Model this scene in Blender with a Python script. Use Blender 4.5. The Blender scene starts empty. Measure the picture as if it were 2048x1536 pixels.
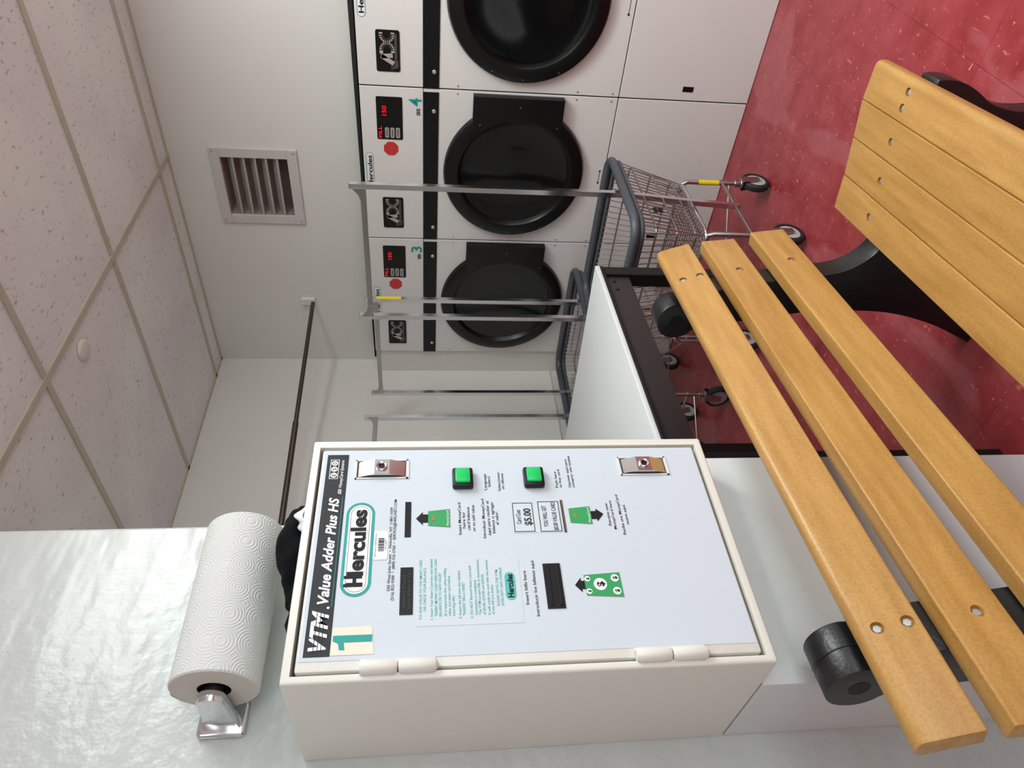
import bpy, bmesh, math, random
from mathutils import Matrix, Vector
random.seed(7)
PI = math.pi
scn = bpy.context.scene
COL = scn.collection

# ------------------------------------------------------------------ materials
def new_mat(name):
    m = bpy.data.materials.new(name); m.use_nodes = True
    nt = m.node_tree
    return m, nt, nt.nodes['Principled BSDF']

def hexc(r, g, b):
    f = lambda c: (c/255/12.92) if c/255 <= .04045 else ((c/255+.055)/1.055)**2.4
    return (f(r), f(g), f(b), 1)

def mat(name, rgb, rough=.5, metal=0, noise=0, nscale=40, bump=0, bscale=80, coat=0, emit=0, spec=.5, dist=.002):
    m, nt, b = new_mat(name)
    c = hexc(*rgb)
    b.inputs['Base Color'].default_value = c
    b.inputs['Roughness'].default_value = rough
    b.inputs['Metallic'].default_value = metal
    b.inputs['Specular IOR Level'].default_value = spec
    b.inputs['Coat Weight'].default_value = coat
    b.inputs['Coat Roughness'].default_value = .08
    if emit:
        b.inputs['Emission Color'].default_value = c
        b.inputs['Emission Strength'].default_value = emit
    tc = nt.nodes.new('ShaderNodeTexCoord')
    if noise:
        n = nt.nodes.new('ShaderNodeTexNoise'); n.inputs['Scale'].default_value = nscale; n.inputs['Detail'].default_value = 6
        nt.links.new(tc.outputs['Object'], n.inputs['Vector'])
        mx = nt.nodes.new('ShaderNodeMix'); mx.data_type = 'RGBA'
        mx.inputs[6].default_value = tuple(x*(1-noise) for x in c[:3])+(1,)
        mx.inputs[7].default_value = tuple(min(1, x*(1+noise)) for x in c[:3])+(1,)
        nt.links.new(n.outputs['Fac'], mx.inputs[0]); nt.links.new(mx.outputs[2], b.inputs['Base Color'])
    if bump:
        n = nt.nodes.new('ShaderNodeTexNoise'); n.inputs['Scale'].default_value = bscale; n.inputs['Detail'].default_value = 5
        nt.links.new(tc.outputs['Object'], n.inputs['Vector'])
        bp = nt.nodes.new('ShaderNodeBump'); bp.inputs['Strength'].default_value = bump; bp.inputs['Distance'].default_value = dist
        nt.links.new(n.outputs['Fac'], bp.inputs['Height']); nt.links.new(bp.outputs['Normal'], b.inputs['Normal'])
    return m

M = {}
M['wall'] = mat('wall_paint', (224, 222, 216), .55, noise=.03, nscale=2.5, bump=.15, bscale=30)
M['beige'] = mat('beige_wall_paint', (200, 197, 188), .5, noise=.05, nscale=9, bump=.2, bscale=50)
M['white_panel'] = mat('white_laminate', (212, 214, 214), .4, noise=.02, nscale=8)
M['dryer_white'] = mat('enamel_white', (224, 221, 218), .38, noise=.02, nscale=6)
M['gap_shade'] = mat('gap_shade_black', (26, 24, 24), .8)  # near-black that stands in for shade in the dryer gaps
M['black_gloss'] = mat('black_enamel', (11, 11, 12), .4, spec=.35)
M['black_ring'] = mat('black_door_enamel', (9, 9, 10), .34, spec=.4)
M['black_glass'] = mat('dark_door_glass', (9, 9, 10), .06, spec=.5)
M['black_matte'] = mat('black_steel', (10, 9, 10), .55, spec=.35)
M['apron'] = mat('charcoal_steel', (34, 30, 31), .45)
M['iron'] = mat('textured_black_iron', (21, 22, 24), .36, noise=.5, nscale=60, bump=.6, bscale=140, dist=.0012)
M['chrome'] = mat('chrome', (215, 215, 218), .16, 1)
M['chrome_dull'] = mat('dull_chrome', (176, 170, 168), .32, 1, noise=.1, nscale=50)
M['steel'] = mat('zinc_bolt', (190, 190, 186), .45, .7)
M['rod'] = mat('dark_pipe_metal', (92, 84, 80), .38, .8, noise=.2, nscale=12)
M['vent'] = mat('vent_grey_paint', (204, 198, 196), .5, noise=.05, nscale=20)
M['vent_dark'] = mat('duct_interior', (150, 128, 122), .8)
M['blade'] = mat('louver_metal', (168, 163, 158), .5)
M['rubber'] = mat('grey_vinyl_bumper', (74, 78, 84), .42)
M['tyre'] = mat('black_rubber', (30, 30, 30), .6)
M['hub'] = mat('grey_hub', (176, 178, 176), .45)
M['yellow'] = mat('yellow_sticker', (222, 205, 38), .5)
M['vtm'] = mat('ivory_powder_coat', (222, 220, 212), .35, noise=.01, nscale=10)
M['vtm_face'] = mat('pale_blue_white_overlay', (199, 208, 217), .35)
M['gap'] = mat('brown_gap', (70, 60, 45), .8)  # even brown for the gap around the machine door
M['hdr'] = mat('charcoal_header', (40, 42, 46), .5, spec=.3)
M['ink'] = mat('black_ink', (16, 16, 19), .55, spec=.3)
M['ink_soft'] = mat('grey_black_ink', (40, 43, 48), .5)
M['white_ink'] = mat('white_ink', (240, 242, 245), .5)
M['teal'] = mat('teal_ink', (18, 152, 146), .5)
M['teal_pale'] = mat('pale_teal_ink', (84, 176, 172), .5)
M['cream'] = mat('cream_sticker', (226, 221, 205), .5, noise=.03, nscale=60)
M['sticker'] = mat('white_sticker', (238, 238, 238), .45)
M['sticker_clear'] = mat('clear_sticker', (200, 210, 217), .33)
M['green'] = mat('green_print', (44, 152, 86), .5)
M['green_btn'] = mat('green_button_plastic', (0, 176, 86), .3, emit=.25)
M['copper'] = mat('chip_copper', (150, 122, 74), .5)
M['lcd'] = mat('lcd_dark', (12, 15, 17), .4, spec=.35)
M['lcd_ink'] = mat('lcd_segments', (52, 64, 62), .4)
M['grey_btn'] = mat('grey_button', (165, 158, 152), .5)
M['red_led'] = mat('red_led', (255, 14, 40), .5, emit=.9)
M['red_sign'] = mat('red_octagon', (200, 52, 52), .45)
M['logo_lt'] = mat('badge_silver', (176, 166, 156), .5)
M['logo_dk'] = mat('badge_grey', (74, 68, 66), .5)
M['cloth'] = mat('black_cloth', (8, 8, 11), .95, spec=.2, bump=.3, bscale=300)
M['white_plastic'] = mat('thin_white_plastic', (226, 222, 232), .4)
M['core'] = mat('core_dark', (30, 28, 26), .9)
M['tbar'] = mat('t_bar_paint', (190, 186, 166), .55, noise=.06, nscale=30)
M['disc'] = mat('disc_plastic', (222, 212, 202), .5)
M['light'] = mat('fluorescent_diffuser', (255, 252, 246), .5, emit=1)

def wood_mat():
    m, nt, b = new_mat('honey_recycled_timber')
    N = nt.nodes.new; L = nt.links.new
    tc = N('ShaderNodeTexCoord'); mp = N('ShaderNodeMapping'); mp.inputs['Scale'].default_value = (14, 1.6, 14)
    L(tc.outputs['Object'], mp.inputs['Vector'])
    n1 = N('ShaderNodeTexNoise'); n1.inputs['Scale'].default_value = 3.5; n1.inputs['Detail'].default_value = 8; L(mp.outputs['Vector'], n1.inputs['Vector'])
    n2 = N('ShaderNodeTexNoise'); n2.inputs['Scale'].default_value = 260; n2.inputs['Detail'].default_value = 2; L(tc.outputs['Object'], n2.inputs['Vector'])
    cr = N('ShaderNodeValToRGB'); e = cr.color_ramp.elements
    e[0].position = .3; e[0].color = hexc(172, 126, 64); e[1].position = .72; e[1].color = hexc(194, 149, 84)
    L(n1.outputs['Fac'], cr.inputs['Fac'])
    mx = N('ShaderNodeMix'); mx.data_type = 'RGBA'; mx.blend_type = 'MULTIPLY'; mx.inputs[0].default_value = .35
    L(cr.outputs['Color'], mx.inputs[6]); L(n2.outputs['Color'], mx.inputs[7])
    cr2 = N('ShaderNodeValToRGB'); cr2.color_ramp.elements[0].position = .35; cr2.color_ramp.elements[0].color = (.62, .55, .42, 1); cr2.color_ramp.elements[1].position = .6; cr2.color_ramp.elements[1].color = (1, 1, 1, 1)
    L(n2.outputs['Fac'], cr2.inputs['Fac']); L(cr2.outputs['Color'], mx.inputs[7])
    L(mx.outputs[2], b.inputs['Base Color'])
    b.inputs['Roughness'].default_value = .4
    bp = N('ShaderNodeBump'); bp.inputs['Strength'].default_value = .15; bp.inputs['Distance'].default_value = .0006
    L(n2.outputs['Fac'], bp.inputs['Height']); L(bp.outputs['Normal'], b.inputs['Normal'])
    return m
def gloss_wall():
    m, nt, b = new_mat('glossy_wall_paint')
    N = nt.nodes.new; L = nt.links.new
    b.inputs['Base Color'].default_value = hexc(196, 200, 197); b.inputs['Roughness'].default_value = .24
    tc = N('ShaderNodeTexCoord')
    def nz(scale, st, det, rot=0):
        mp = N('ShaderNodeMapping'); mp.inputs['Scale'].default_value = st; mp.inputs['Rotation'].default_value = (rot, 0, 0); L(tc.outputs['Object'], mp.inputs['Vector'])
        n = N('ShaderNodeTexNoise'); n.inputs['Scale'].default_value = scale; n.inputs['Detail'].default_value = det; L(mp.outputs['Vector'], n.inputs['Vector']); return n.outputs['Fac']
    big = nz(5, (1, .5, 1.6), 3, .3); streak = nz(26, (1, 2.2, .35), 3, .25); fine = nz(42, (1, 1, 1), 5)
    # fine lumps are stronger low down and toward the near end of the wall
    sp = N('ShaderNodeSeparateXYZ'); L(tc.outputs['Object'], sp.inputs[0])
    mr = N('ShaderNodeMapRange'); mr.inputs['From Min'].default_value = .82; mr.inputs['From Max'].default_value = .45; mr.inputs['To Min'].default_value = .12; mr.inputs['To Max'].default_value = 1
    L(sp.outputs['Y'], mr.inputs['Value'])
    def mth(op, a, b2):
        q = N('ShaderNodeMath'); q.operation = op
        for i, x in enumerate((a, b2)):
            if isinstance(x, (int, float)): q.inputs[i].default_value = x
            else: L(x, q.inputs[i])
        return q.outputs[0]
    h = mth('ADD', mth('MULTIPLY', big, 6.0), mth('ADD', mth('MULTIPLY', streak, .28), mth('MULTIPLY', mth('MULTIPLY', fine, 1.5), mr.outputs['Result'])))
    bp = N('ShaderNodeBump'); bp.inputs['Strength'].default_value = .5; bp.inputs['Distance'].default_value = .0035
    L(h, bp.inputs['Height']); L(bp.outputs['Normal'], b.inputs['Normal'])
    return m
M['wall_gloss'] = gloss_wall()
M['wood'] = wood_mat()

def floor_mat():
    m, nt, b = new_mat('red_vinyl_tile')
    N = nt.nodes.new; L = nt.links.new
    tc = N('ShaderNodeTexCoord')
    base = N('ShaderNodeTexNoise'); base.inputs['Scale'].default_value = 9; base.inputs['Detail'].default_value = 8; base.inputs['Roughness'].default_value = .65
    L(tc.outputs['Object'], base.inputs['Vector'])
    cr = N('ShaderNodeValToRGB'); e = cr.color_ramp.elements
    e[0].position = .34; e[0].color = hexc(140, 40, 44); e[1].position = .74; e[1].color = hexc(168, 70, 76)
    L(base.outputs['Fac'], cr.inputs['Fac'])
    cur = cr.outputs['Color']
    # chips: flecks of pale and orange, scuffs
    def flecks(scale, stretch, rot, thr, col, prev, mixf):
        mp = N('ShaderNodeMapping'); mp.inputs['Scale'].default_value = stretch; mp.inputs['Rotation'].default_value = (0, 0, rot)
        L(tc.outputs['Object'], mp.inputs['Vector'])
        n = N('ShaderNodeTexNoise'); n.inputs['Scale'].default_value = scale; n.inputs['Detail'].default_value = 3; n.inputs['Distortion'].default_value = .6
        L(mp.outputs['Vector'], n.inputs['Vector'])
        c = N('ShaderNodeValToRGB'); c.color_ramp.elements[0].position = thr; c.color_ramp.elements[1].position = thr+.05
        L(n.outputs['Fac'], c.inputs['Fac'])
        mul = N('ShaderNodeMath'); mul.operation = 'MULTIPLY'; mul.inputs[1].default_value = mixf; L(c.outputs['Color'], mul.inputs[0])
        mx = N('ShaderNodeMix'); mx.data_type = 'RGBA'; mx.inputs[7].default_value = col
        L(mul.outputs[0], mx.inputs[0]); L(prev, mx.inputs[6])
        return mx.outputs[2]
    cur = flecks(70, (1, .35, 1), .5, .66, hexc(198, 120, 112), cur, .7)
    cur = flecks(95, (.4, 1, 1), .9, .685, hexc(226, 176, 158), cur, .8)
    cur = flecks(60, (1, .4, 1), -.6, .7, hexc(176, 84, 44), cur, .55)
    cur = flecks(3.2, (1, .5, 1), .3, .56, hexc(186, 112, 118), cur, .28)
    # seams
    sp = N('ShaderNodeSeparateXYZ'); L(tc.outputs['Object'], sp.inputs[0])
    def seam(out, off):
        a = N('ShaderNodeMath'); a.operation = 'ADD'; a.inputs[1].default_value = off; L(out, a.inputs[0])
        d = N('ShaderNodeMath'); d.operation = 'DIVIDE'; d.inputs[1].default_value = .32; L(a.outputs[0], d.inputs[0])
        f = N('ShaderNodeMath'); f.operation = 'FRACT'; L(d.outputs[0], f.inputs[0])
        s = N('ShaderNodeMath'); s.operation = 'SUBTRACT'; s.inputs[1].default_value = .5; L(f.outputs[0], s.inputs[0])
        ab = N('ShaderNodeMath'); ab.operation = 'ABSOLUTE'; L(s.outputs[0], ab.inputs[0])
        g = N('ShaderNodeMath'); g.operation = 'GREATER_THAN'; g.inputs[1].default_value = .497; L(ab.outputs[0], g.inputs[0])
        return g.outputs[0]
    s1 = seam(sp.outputs['X'], 10.5); s2 = seam(sp.outputs['Y'], 10.1)
    mxx = N('ShaderNodeMath'); mxx.operation = 'MAXIMUM'; L(s1, mxx.inputs[0]); L(s2, mxx.inputs[1])
    sc = N('ShaderNodeMath'); sc.operation = 'MULTIPLY'; sc.inputs[1].default_value = .55; L(mxx.outputs[0], sc.inputs[0])
    mx = N('ShaderNodeMix'); mx.data_type = 'RGBA'; mx.inputs[7].default_value = hexc(78, 22, 28); L(sc.outputs[0], mx.inputs[0]); L(cur, mx.inputs[6])
    L(mx.outputs[2], b.inputs['Base Color'])
    b.inputs['Roughness'].default_value = .32
    n = N('ShaderNodeTexNoise'); n.inputs['Scale'].default_value = 14; L(tc.outputs['Object'], n.inputs['Vector'])
    bp = N('ShaderNodeBump'); bp.inputs['Strength'].default_value = .12; bp.inputs['Distance'].default_value = .003
    L(n.outputs['Fac'], bp.inputs['Height']); L(bp.outputs['Normal'], b.inputs['Normal'])
    return m
M['floor'] = floor_mat()

def tile_mat():
    m, nt, b = new_mat('fissured_ceiling_tile')
    N = nt.nodes.new; L = nt.links.new
    tc = N('ShaderNodeTexCoord'); mp = N('ShaderNodeMapping'); mp.inputs['Scale'].default_value = (1, .45, 1); mp.inputs['Rotation'].default_value = (0, 0, .5)
    L(tc.outputs['Object'], mp.inputs['Vector'])
    n = N('ShaderNodeTexNoise'); n.inputs['Scale'].default_value = 95; n.inputs['Detail'].default_value = 4; L(mp.outputs['Vector'], n.inputs['Vector'])
    cr = N('ShaderNodeValToRGB'); e = cr.color_ramp.elements
    e[0].position = .28; e[0].color = hexc(182, 177, 176); e[1].position = .38; e[1].color = hexc(234, 236, 234)
    L(n.outputs['Fac'], cr.inputs['Fac'])
    n2 = N('ShaderNodeTexNoise'); n2.inputs['Scale'].default_value = 2.5; L(tc.outputs['Object'], n2.inputs['Vector'])
    mx = N('ShaderNodeMix'); mx.data_type = 'RGBA'; mx.blend_type = 'MULTIPLY'; mx.inputs[0].default_value = 1
    cr2 = N('ShaderNodeValToRGB'); cr2.color_ramp.elements[0].color = (.93, .9, .92, 1); cr2.color_ramp.elements[1].color = (1, 1, .98, 1)
    cr2.color_ramp.elements[0].position = .4; cr2.color_ramp.elements[1].position = .6
    L(n2.outputs['Fac'], cr2.inputs['Fac']); L(cr.outputs['Color'], mx.inputs[6]); L(cr2.outputs['Color'], mx.inputs[7])
    L(mx.outputs[2], b.inputs['Base Color']); b.inputs['Roughness'].default_value = .9
    bp = N('ShaderNodeBump'); bp.inputs['Strength'].default_value = .5; bp.inputs['Distance'].default_value = .003
    L(n.outputs['Fac'], bp.inputs['Height']); L(bp.outputs['Normal'], b.inputs['Normal'])
    return m
M['tile'] = tile_mat()

def towel_mat():
    m, nt, b = new_mat('embossed_paper')
    N = nt.nodes.new; L = nt.links.new
    tc = N('ShaderNodeTexCoord')
    v = N('ShaderNodeTexVoronoi'); v.feature = 'F1'; v.inputs['Scale'].default_value = 27; v.inputs['Randomness'].default_value = .22
    L(tc.outputs['UV'], v.inputs['Vector'])
    mu = N('ShaderNodeMath'); mu.operation = 'MULTIPLY'; mu.inputs[1].default_value = 62; L(v.outputs['Distance'], mu.inputs[0])
    si = N('ShaderNodeMath'); si.operation = 'SINE'; L(mu.outputs[0], si.inputs[0])
    bp = N('ShaderNodeBump'); bp.inputs['Strength'].default_value = .45; bp.inputs['Distance'].default_value = .0008
    L(si.outputs[0], bp.inputs['Height']); L(bp.outputs['Normal'], b.inputs['Normal'])
    b.inputs['Base Color'].default_value = hexc(208, 208, 205); b.inputs['Roughness'].default_value = .9
    return m
M['towel'] = towel_mat()
M['towel_end'] = mat('paper_edge', (200, 194, 186), .95, noise=.03, nscale=200)

# ------------------------------------------------------------------ geometry helpers
def bm_new(): return bmesh.new()

def box(bm, x0, x1, y0, y1, z0, z1, bev=0, seg=2):
    vs = [bm.verts.new((x, y, z)) for x in (x0, x1) for y in (y0, y1) for z in (z0, z1)]
    idx = [(0, 1, 3, 2), (4, 6, 7, 5), (0, 4, 5, 1), (2, 3, 7, 6), (0, 2, 6, 4), (1, 5, 7, 3)]
    fs = [bm.faces.new([vs[i] for i in f]) for f in idx]
    if bev:
        es = list({e for f in fs for e in f.edges})
        bmesh.ops.bevel(bm, geom=es, offset=bev, segments=seg, profile=.5, affect='EDGES')

def prism(bm, pts, fn, d0, d1, bev=0, seg=2):
    """pts 2-D outline; fn(u, v, d) -> xyz."""
    a = [bm.verts.new(fn(u, v, d0)) for u, v in pts]
    c = [bm.verts.new(fn(u, v, d1)) for u, v in pts]
    n = len(pts); fs = [bm.faces.new(a), bm.faces.new(c[::-1])]
    for i in range(n):
        j = (i+1) % n
        fs.append(bm.faces.new((a[i], c[i], c[j], a[j])))
    bmesh.ops.recalc_face_normals(bm, faces=fs)
    if bev:
        es = list({e for f in fs[:2] for e in f.edges})
        bmesh.ops.bevel(bm, geom=es, offset=bev, segments=seg, profile=.5, affect='EDGES')

def tube(bm, path, r, seg=8, closed=False, rot=0.0, caps=True):
    path = [Vector(p) for p in path]; n = len(path); rings = []
    rr = r if isinstance(r, (list, tuple)) else [r]*n
    prev = None
    for i, p in enumerate(path):
        if closed: t = path[(i+1) % n]-path[i-1]
        elif i == 0: t = path[1]-p
        elif i == n-1: t = p-path[i-1]
        else: t = (path[i+1]-p).normalized()+(p-path[i-1]).normalized()
        t.normalize()
        if prev is None:
            ref = Vector((0, 0, 1)) if abs(t.z) < .9 else Vector((1, 0, 0))
            u = t.cross(ref).normalized()
        else:
            u = (prev-t*prev.dot(t)).normalized()
        prev = u; w = t.cross(u)
        rings.append([bm.verts.new(p+(u*math.cos(rot+2*PI*k/seg)+w*math.sin(rot+2*PI*k/seg))*rr[i]) for k in range(seg)])
    m = n if closed else n-1
    for i in range(m):
        a, b = rings[i], rings[(i+1) % n]
        for k in range(seg):
            bm.faces.new((a[k], a[(k+1) % seg], b[(k+1) % seg], b[k]))
    if not closed and caps:
        bm.faces.new(rings[0][::-1]); bm.faces.new(rings[-1])

def lathe(bm, prof, fn, seg=48, close=False):
    """prof [(r, d)]; fn(a, b, d) -> xyz with a,b in the disc plane."""
    rings = []
    for r, d in prof:
        if r < 1e-6: rings.append([bm.verts.new(fn(0, 0, d))])
        else: rings.append([bm.verts.new(fn(r*math.cos(2*PI*k/seg), r*math.sin(2*PI*k/seg), d)) for k in range(seg)])
    fs = []
    pairs = list(zip(rings, rings[1:]))
    if close: pairs.append((rings[-1], rings[0]))
    for a, b in pairs:
        for k in range(seg):
            k2 = (k+1) % seg
            if len(a) == 1 and len(b) == 1: continue
            if len(a) == 1: fs.append(bm.faces.new((a[0], b[k], b[k2])))
            elif len(b) == 1: fs.append(bm.faces.new((a[k], a[k2], b[0])))
            else: fs.append(bm.faces.new((a[k], a[k2], b[k2], b[k])))
    bmesh.ops.recalc_face_normals(bm, faces=fs)

def disc(bm, fn, r, d0, d1, seg=24, bev=0):
    prof = [(0, d0), (r, d0), (r, d1-bev), (r-bev, d1), (0, d1)] if bev else [(0, d0), (r, d0), (r, d1), (0, d1)]
    lathe(bm, prof, fn, seg)

def root_mat(p):
    while p is not None and p.parent is not None: p = p.parent
    return p.matrix_basis.copy() if p is not None and p.type == 'EMPTY' else Matrix.Identity(4)

XF = None   # scaling about the camera, set while the wall-mounted items are built
K = 1.17
CAM_SCALE = Matrix.Translation((0, 0, 1.38*(1-K))) @ Matrix.Scale(K, 4)  # scales about the camera position, pushing the group back clear of the bench
def obj(name, bm, m, parent=None, local=False, smooth=False, label=None, sharp=40):
    me = bpy.data.meshes.new(name)
    if XF is not None: bm.transform(XF)
    if parent is not None and not local:
        bm.transform(root_mat(parent).inverted())
    bm.normal_update()
    bm.to_mesh(me); bm.free()
    for x in (m if isinstance(m, (list, tuple)) else [m]): me.materials.append(M[x])
    if smooth:
        me.shade_smooth()
        try: me.set_sharp_from_angle(angle=math.radians(sharp))
        except Exception: pass
    o = bpy.data.objects.new(name, me); COL.objects.link(o)
    if parent is not None: o.parent = parent
    if label: o['label'] = label
    return o

def thing(name, label, cat, loc=(0, 0, 0), rz=0, group=None):
    o = bpy.data.objects.new(name, None); COL.objects.link(o)
    o.empty_display_size = .1
    if XF is not None: loc = XF @ Vector(loc)
    o.matrix_basis = Matrix.Translation(loc) @ Matrix.Rotation(rz, 4, 'Z')
    o['label'] = label; o['category'] = cat
    if group: o['group'] = group
    return o

def tag(o, label, cat, group=None):
    o['label'] = label; o['category'] = cat
    if group: o['group'] = group
    return o

def struct(name, bm, m):
    o = obj(name, bm, m); o['kind'] = 'structure'; return o

def children(o): return [c for c in bpy.data.objects if c.parent == o]
def copy_tree(o, parent=None):
    c = o.copy(); COL.objects.link(c); c.parent = parent
    for ch in children(o): copy_tree(ch, c)
    return c

# ---- flat lettering: plane functions map (u right, v up, d out) -> world
def on_vtm(u, v, d=0): return (-.799+d, u, v)
_tcache = {}
def text_poly(bm, s, u0, v0, u1, h, fn, d=.0004, bold=0.0, shear=0.0, center=None):
    """Write s so that it spans u0..u1 with cap height h, baseline v0."""
    cu = bpy.data.curves.new('t', 'FONT'); cu.body = s; cu.size = 1; cu.offset = bold; cu.shear = shear
    cu.resolution_u = 3
    ob = bpy.data.objects.new('t', cu); COL.objects.link(ob)
    me = bpy.data.meshes.new_from_object(ob)
    xs = [v.co.x for v in me.vertices]
    mn, mxx = min(xs), max(xs)
    sy = h/.70
    sx = (u1-u0)/(mxx-mn) if u1 is not None else sy
    off = u0-mn*sx if u1 is not None else u0-mn*sx
    if center is not None: off = center-(mn+mxx)/2*sx
    vs = [bm.verts.new(fn(off+v.co.x*sx, v0+v.co.y*sy, d)) for v in me.vertices]
    for p in me.polygons:
        try: bm.faces.new([vs[i] for i in p.vertices])
        except ValueError: pass
    bpy.data.objects.remove(ob); bpy.data.meshes.remove(me); bpy.data.curves.remove(cu)

def flat(bm, pts, fn, d): bm.faces.new([bm.verts.new(fn(u, v, d)) for u, v in pts])
def rect(bm, u0, u1, v0, v1, fn, d): flat(bm, [(u0, v0), (u1, v0), (u1, v1), (u0, v1)], fn, d)
def stroke(bm, pts, w, fn, d):
    for (a, b) in zip(pts, pts[1:]):
        a, b = Vector(a), Vector(b); t = (b-a).normalized()*w/2; n = Vector((-t.y, t.x))
        flat(bm, [a-t*.3+n, a-t*.3-n, b+t*.3-n, b+t*.3+n], fn, d)
def stadium(u0, u1, v0, v1, k=12, r=None):
    r = r or (v1-v0)/2; pts = []
    for cx, cy, a0 in ((u1-r, v0+r, -PI/2), (u1-r, v1-r, 0), (u0+r, v1-r, PI/2), (u0+r, v0+r, PI)):
        for i in range(k+1):
            a = a0+PI/2*i/k; pts.append((cx+r*math.cos(a), cy+r*math.sin(a)))
    return pts
def ring_outline(bm, outer, inner, fn, d):
    n = len(outer)
    a = [bm.verts.new(fn(u, v, d)) for u, v in outer]; b = [bm.verts.new(fn(u, v, d)) for u, v in inner]
    for i in range(n):
        j = (i+1) % n; bm.faces.new((a[i], a[j], b[j], b[i]))

# ------------------------------------------------------------------ the room
xW, yW, zC = -2.805, 3.067, 2.505
xP, yP = -1.034*K, .7204*K
RX, RY = 2.6, -2.4
bm = bm_new(); box(bm, xW-.1, RX+.1, RY-.1, yW+.1, -.06, 0); struct('floor', bm, 'floor')
bm = bm_new(); VX0, VX1, VZ0, VZ1 = -1.878, -1.590, 1.996, 2.287
box(bm, xW-.1, VX0, yW, yW+.12, 0, zC+.1); box(bm, VX1, RX+.1, yW, yW+.12, 0, zC+.1); box(bm, VX0, VX1, yW, yW+.12, 0, VZ0); box(bm, VX0, VX1, yW, yW+.12, VZ1, zC+.1); struct('wall_far', bm, 'wall')
bm = bm_new(); box(bm, xW-.12, xW, .25, yW, 0, zC+.1); struct('wall_left', bm, 'wall')
bm = bm_new(); box(bm, xW-.12, xP-.12, .25, .37, 0, zC+.1); struct('wall_recess', bm, 'wall')
bm = bm_new(); box(bm, xP-.12, xP, RY, yP, 0, zC+.1, .006); struct('wall_near', bm, 'wall_gloss')
bm = bm_new(); W0, W1, WZ0, WZ1 = -1.9, 2.3, .5, 2.2
box(bm, RX, RX+.12, RY, yW, 0, WZ0); box(bm, RX, RX+.12, RY, yW, WZ1, zC+.1); box(bm, RX, RX+.12, RY, W0, WZ0, WZ1); box(bm, RX, RX+.12, W1, yW, WZ0, WZ1); struct('wall_right', bm, 'wall')
bm = bm_new()
for ya_, yb_, za_, zb_ in ((W0, W1, WZ0, WZ0+.05), (W0, W1, WZ1-.05, WZ1), (W0, W0+.05, WZ0, WZ1), (W1-.05, W1, WZ0, WZ1), (-.55, -.5, WZ0, WZ1), (.85, .9, WZ0, WZ1)): box(bm, RX+.03, RX+.09, ya_, yb_, za_, zb_)
struct('added_window_1', bm, 'chrome_dull')  # window added out of view to let in fill daylight
pl_ = bpy.data.lights.new('added_window_portal', 'AREA'); pl_.shape = 'RECTANGLE'; pl_.size = WZ1-WZ0; pl_.size_y = W1-W0; pl_.cycles.is_portal = True  # guides sky light through the added window
po_ = bpy.data.objects.new('added_window_portal', pl_); COL.objects.link(po_); po_.matrix_world = Matrix.Translation((RX+.125, (W0+W1)/2, (WZ0+WZ1)/2)) @ Matrix.Rotation(PI/2, 4, 'Y')
bm = bm_new(); box(bm, xP, RX, RY-.12, RY, 0, zC+.1); struct('wall_rear', bm, 'wall')
bm = bm_new(); box(bm, xW, xW+.006, .37, yW, .664, .672, .001); struct('trim_1', bm, 'beige')
# ceiling: tiles with a T-bar grid just under them
bm = bm_new(); box(bm, xW-.1, RX+.1, RY-.1, yW+.1, zC+.004, zC+.05); struct('ceiling', bm, 'tile')
bm = bm_new(); w = .012
yy = 2.923
while yy > RY:
    box(bm, xW, RX, yy-w, yy+w, zC-.002, zC+.006); yy -= .639
xx = -1.594
while xx < RX:
    box(bm, xx-w, xx+w, RY, yW, zC-.0035, zC+.006); xx += 1.278
box(bm, xW, xW+.016, .37, yW, zC-.002, zC+.006); box(bm, xW, RX, yW-.016, yW, zC-.002, zC+.006)
struct('trim_2', bm, 'tbar')

# small round plastic cover on the ceiling
bm = bm_new(); fn = lambda a, b, d: (-1.688+a, 1.884+b, zC+.003-d)
lathe(bm, [(0, .012), (.022, .012), (.033, .009), (.037, .004), (.037, 0)], fn, 32)
tag(obj('ceiling_cover', bm, 'disc', smooth=True), 'small round beige cover fixed to a ceiling tile', 'ceiling cover')

# wall vent
def on_far(u, v, d=0): return (u, yW-d, v)
vt = thing('wall_vent', 'grey metal louvered vent grille high on the wall above the dryers', 'vent', (-1.734, yW, 1.952))
u0, u1, v0, v1, f = -1.922, -1.546, 1.952, 2.331, .044
bm = bm_new()
box(bm, u0, u1, yW-.012, yW, v1-f, v1, .002); box(bm, u0, u1, yW-.012, yW, v0, v0+f, .002)
box(bm, u0, u0+f, yW-.012, yW, v0+f, v1-f, .002); box(bm, u1-f, u1, yW-.012, yW, v0+f, v1-f, .002)
obj('frame', bm, 'vent', vt)
bm = bm_new(); t_ = .002
box(bm, u0+f, u1-f, yW+.1, yW+.1+t_, v0+f, v1-f); box(bm, u0+f, u0+f+t_, yW-.002, yW+.1, v0+f, v1-f); box(bm, u1-f-t_, u1-f, yW-.002, yW+.1, v0+f, v1-f)
box(bm, u0+f, u1-f, yW-.002, yW+.1, v0+f, v0+f+t_); box(bm, u0+f, u1-f, yW-.002, yW+.1, v1-f-t_, v1-f); obj('duct_box', bm, 'vent_dark', vt)
for k in range(5):
    zc = v0+f+(k+1)*(v1-v0-2*f)/6-.004
    bm = bm_new(); prism(bm, [(-.006, -.002), (-.006, .003), (.032, .030), (.034, .026), (-.002, -.002)], lambda a, b, d: (d, yW+a, zc+b), u0+f, u1-f)
    box(bm, u0+f, u1-f, yW-.0075, yW-.0045, zc-.004, zc+.0045)
    obj('louver', bm, 'blade', vt)
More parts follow.
